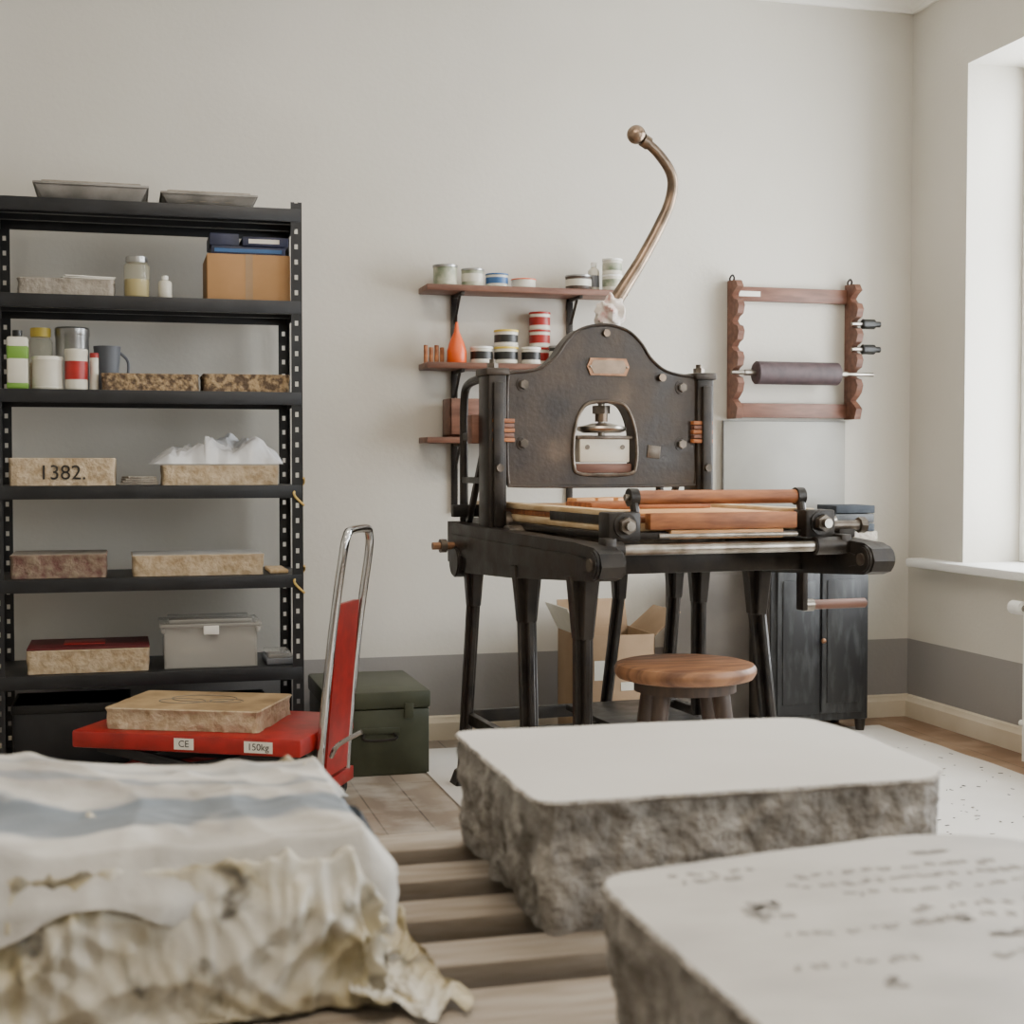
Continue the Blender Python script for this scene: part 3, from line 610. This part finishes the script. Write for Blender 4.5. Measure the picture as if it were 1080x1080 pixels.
# ---------------------------------------------------------------- foreground slatted bench
t=B(); TZ=.565
for a,b_ in ((1.675,1.755),(1.545,1.615),(1.41,1.48),(1.275,1.345),(1.10,1.215),(.93,1.04),(.80,.87),(.66,.74),(.52,.60)):
    t.b2(-.62,.84,a,b_,TZ-.03,TZ,'slat',.004)
for x in (-.5,.1,.72): t.b2(x-.03,x+.03,.52,1.75,TZ-.10,TZ-.0305,'slatd')
for x in (-.55,.78):
    for y in (.58,1.68): t.b2(x-.035,x+.035,y-.035,y+.035,0,TZ-.0305,'slatd')
t.b2(-.55,.78,.56,.60,.15,.2,'slatd').b2(-.55,.78,1.66,1.70,.15,.2,'slatd')
t.b2(-.58,.80,.54,1.73,.40,.412,'slatd')  # undershelf coloured dark so the gaps between slats read as shade
t.obj('slatted_bench')
TZ+=.0005
B().stone([(.381,1.318),(.822,1.314),(.862,1.36),(.875,1.60),(.86,1.688),(.77,1.70),(.385,1.715)],TZ,.70,'stop','sside',amp=.011,step=.005,nz=26,seed=20,rad=.035,fs=16,taper=.008).obj('lithography_stone')
o=B().stone([(.357,1.078),(.67,1.128),(.74,1.11),(.80,1.03),(.80,.60),(.35,.60)],TZ,.70,'stop2','sside',amp=.011,step=.005,nz=26,seed=25,rad=.04,fs=16,taper=.008)
zt=.7004
def mark(x,y,w_,h_,m='inkg',r=0): o.box((x,y,zt),(w_,h_,.0004),m,0,rot=(0,0,r))
random.seed(21)
for (x0,x1,yy,n) in ((.42,.50,1.055,7),(.42,.48,1.04,5),(.52,.70,1.03,16),(.50,.72,1.005,20),(.53,.70,.975,14),(.44,.60,.90,14),(.56,.72,.93,12),(.55,.70,.905,12),(.42,.52,.84,9),(.56,.66,.83,9)):
    for i in range(n):
        mark(x0+(x1-x0)*(i+random.random()*.7)/n,yy+random.uniform(-.004,.004),random.uniform(.002,.010),random.uniform(.003,.011),'inkg',random.uniform(-.5,.5))
for (x,y,a,b_) in ((.455,.955,.030,.040),(.60,.865,.026,.012),(.47,.80,.012,.020),(.66,1.065,.03,.008)):
    for i in range(16): mark(x+random.uniform(-a,a)*.5,y+random.uniform(-b_,b_)*.5,a*random.uniform(.15,.5),b_*random.uniform(.08,.25),'inkg',random.uniform(-.1,.1))
o.obj('lithography_stone')
# wrapped bundle
def drape(cx,cy,zt,a,b,H,res,mt,parent,name,zf,amp,seed,out=.006,hump=0,cut=.02,f0=5,ns=2.2):
    hl,hr,hf,hb=H; nx=int((2*a+hl+hr)/res);ny=int((2*b+hf+hb)/res)
    bm=bmesh.new(); G=[]
    for j in range(ny+1):
        row=[]
        for i in range(nx+1):
            U=-a-hl+(2*a+hl+hr)*i/nx; V=-b-hf+(2*b+hf+hb)*j/ny
            wob=cut*noise.noise(Vector((U*6,V*6,seed+5)))
            ex=max(0,abs(U)-a);ey=max(0,abs(V)-b); d=math.hypot(ex,ey)
            if d>0: d=max(0,d+wob*min(1,d/.04))
            w=(crease(U,V,seed,f0,6)*ns-.7+.35*noise.noise(Vector((U*6,V*6,seed))))*amp
            dx=(1 if U>0 else -1)*(ex/d if d>1e-5 else 0);dy=(1 if V>0 else -1)*(ey/d if d>1e-5 else 0)
            dl=math.hypot(dx,dy)
            if dl>1: dx/=dl;dy/=dl
            x=max(-a,min(a,U));y=max(-b,min(b,V)); z=zt-d
            k=min(1,d/.03); o_=(out+ (w+amp*.6)*1.3)*k + .10*d*k
            if z<zf: o_+= (zf-z)*.7; z=zf+abs(w)*.6
            hz=hump*math.exp(-((U+.13)/.16)**2-((V-b*.65)/.11)**2)
            z+=(1-k)*(max(0,w+amp*.4)+.004)+hz*(1-k*.5)
            row.append(bm.verts.new((x+dx*o_,y+dy*o_,z)))
        G.append(row)
    for j in range(ny):
        for i in range(nx): bm.faces.new((G[j][i],G[j][i+1],G[j+1][i+1],G[j+1][i]))
    q=B(); q.take(bm,mt); ob=q.obj(name,(cx,cy,0),parent=parent,ang=180); return ob
e=bpy.data.objects.new('wrapped_stone_stack',None); COL.objects.link(e)
B().stone(rect(.50,.34,-.075,1.40),TZ,.62,'ssg','sside',amp=.005,seed=31,nz=4).stone(rect(.49,.33,-.075,1.40),.621,.68,'ssg','sside',amp=.005,seed=32,nz=4).obj('stones',parent=e)
drape(-.072,1.40,.684,.262,.182,(.13,.12,.12,.13),.003,'wrap',e,'plastic_wrap',TZ+.004,.018,3,f0=10,ns=2.5)
drape(-.070,1.405,.698,.272,.170,(.08,.035,.045,.10),.0035,'cloth',e,'striped_cloth',TZ+.01,.014,8,out=.024,hump=.036,cut=.075,f0=4.5,ns=2.4)
q=B().tube([(.207,1.36,.69),(.219,1.40,.655),(.227,1.45,.63),(.223,1.52,.61)],[.012,.02,.022,.015],'navy',12,6); q.obj('fabric_roll',parent=e)
bm=bmesh.new(); bmesh.ops.create_grid(bm,x_segments=90,y_segments=90,size=.5)
for v in bm.verts:
    x,y=v.co.x,v.co.y; n=crease(x,y*1.5,17,2.2,5)
    wd=.085*(1+.5*noise.noise(Vector((x,y*4,3)))); 
    v.co=Vector((x*wd+(y-.0)*-.03,y*.24+.03*noise.noise(Vector((x*4,0,9))),TZ+.003+n*.020+max(0,-x)*.03+max(0,y)*.03))
q=B(); q.take(bm,M['wrap']); q.obj('plastic_flap',(.222,1.27,0),math.radians(-4),parent=e,ang=180)
# ---------------------------------------------------------------- lights
def area(name,loc,rot,sx,sy,pw,col):
    l=bpy.data.lights.new(name,'AREA'); l.shape='RECTANGLE'; l.size=sx;l.size_y=sy;l.energy=pw;l.color=col
    o=bpy.data.objects.new(name,l); COL.objects.link(o); o.location=loc;o.rotation_euler=rot
for k,((a,b_),pw) in enumerate(zip(wins,(185,150,85))):
    area('daylight_%d'%(k+1),(XR+.45,(a+b_)/2,1.65),(0,R90,0),2.1,b_-a+.1,pw,(.93,.97,1))
for k,(x,y,pw) in enumerate(((.9,3.0,28),(.3,.6,22))):
    B().b2(x-.6,x+.6,y-.12,y+.12,ZC-.06,ZC-.001,'white').obj('ceiling_lamp')
    area('lamp_light_%d'%(k+1),(x,y,ZC-.07),(0,0,0),1.15,.2,pw,(1,.86,.70))
W=bpy.data.worlds.new('sky'); S.world=W; W.use_nodes=True
W.node_tree.nodes['Background'].inputs[0].default_value=(.85,.93,1,1); W.node_tree.nodes['Background'].inputs[1].default_value=3.5
# ---------------------------------------------------------------- camera
c=bpy.data.cameras.new('camera'); c.lens=50; c.sensor_width=36; c.dof.use_dof=True; c.dof.focus_distance=4.4; c.dof.aperture_fstop=7.5
o=bpy.data.objects.new('camera',c); COL.objects.link(o); o.location=(0,0,1.03); o.rotation_euler=(math.radians(90-1.91),0,math.radians(-15.25)); S.camera=o
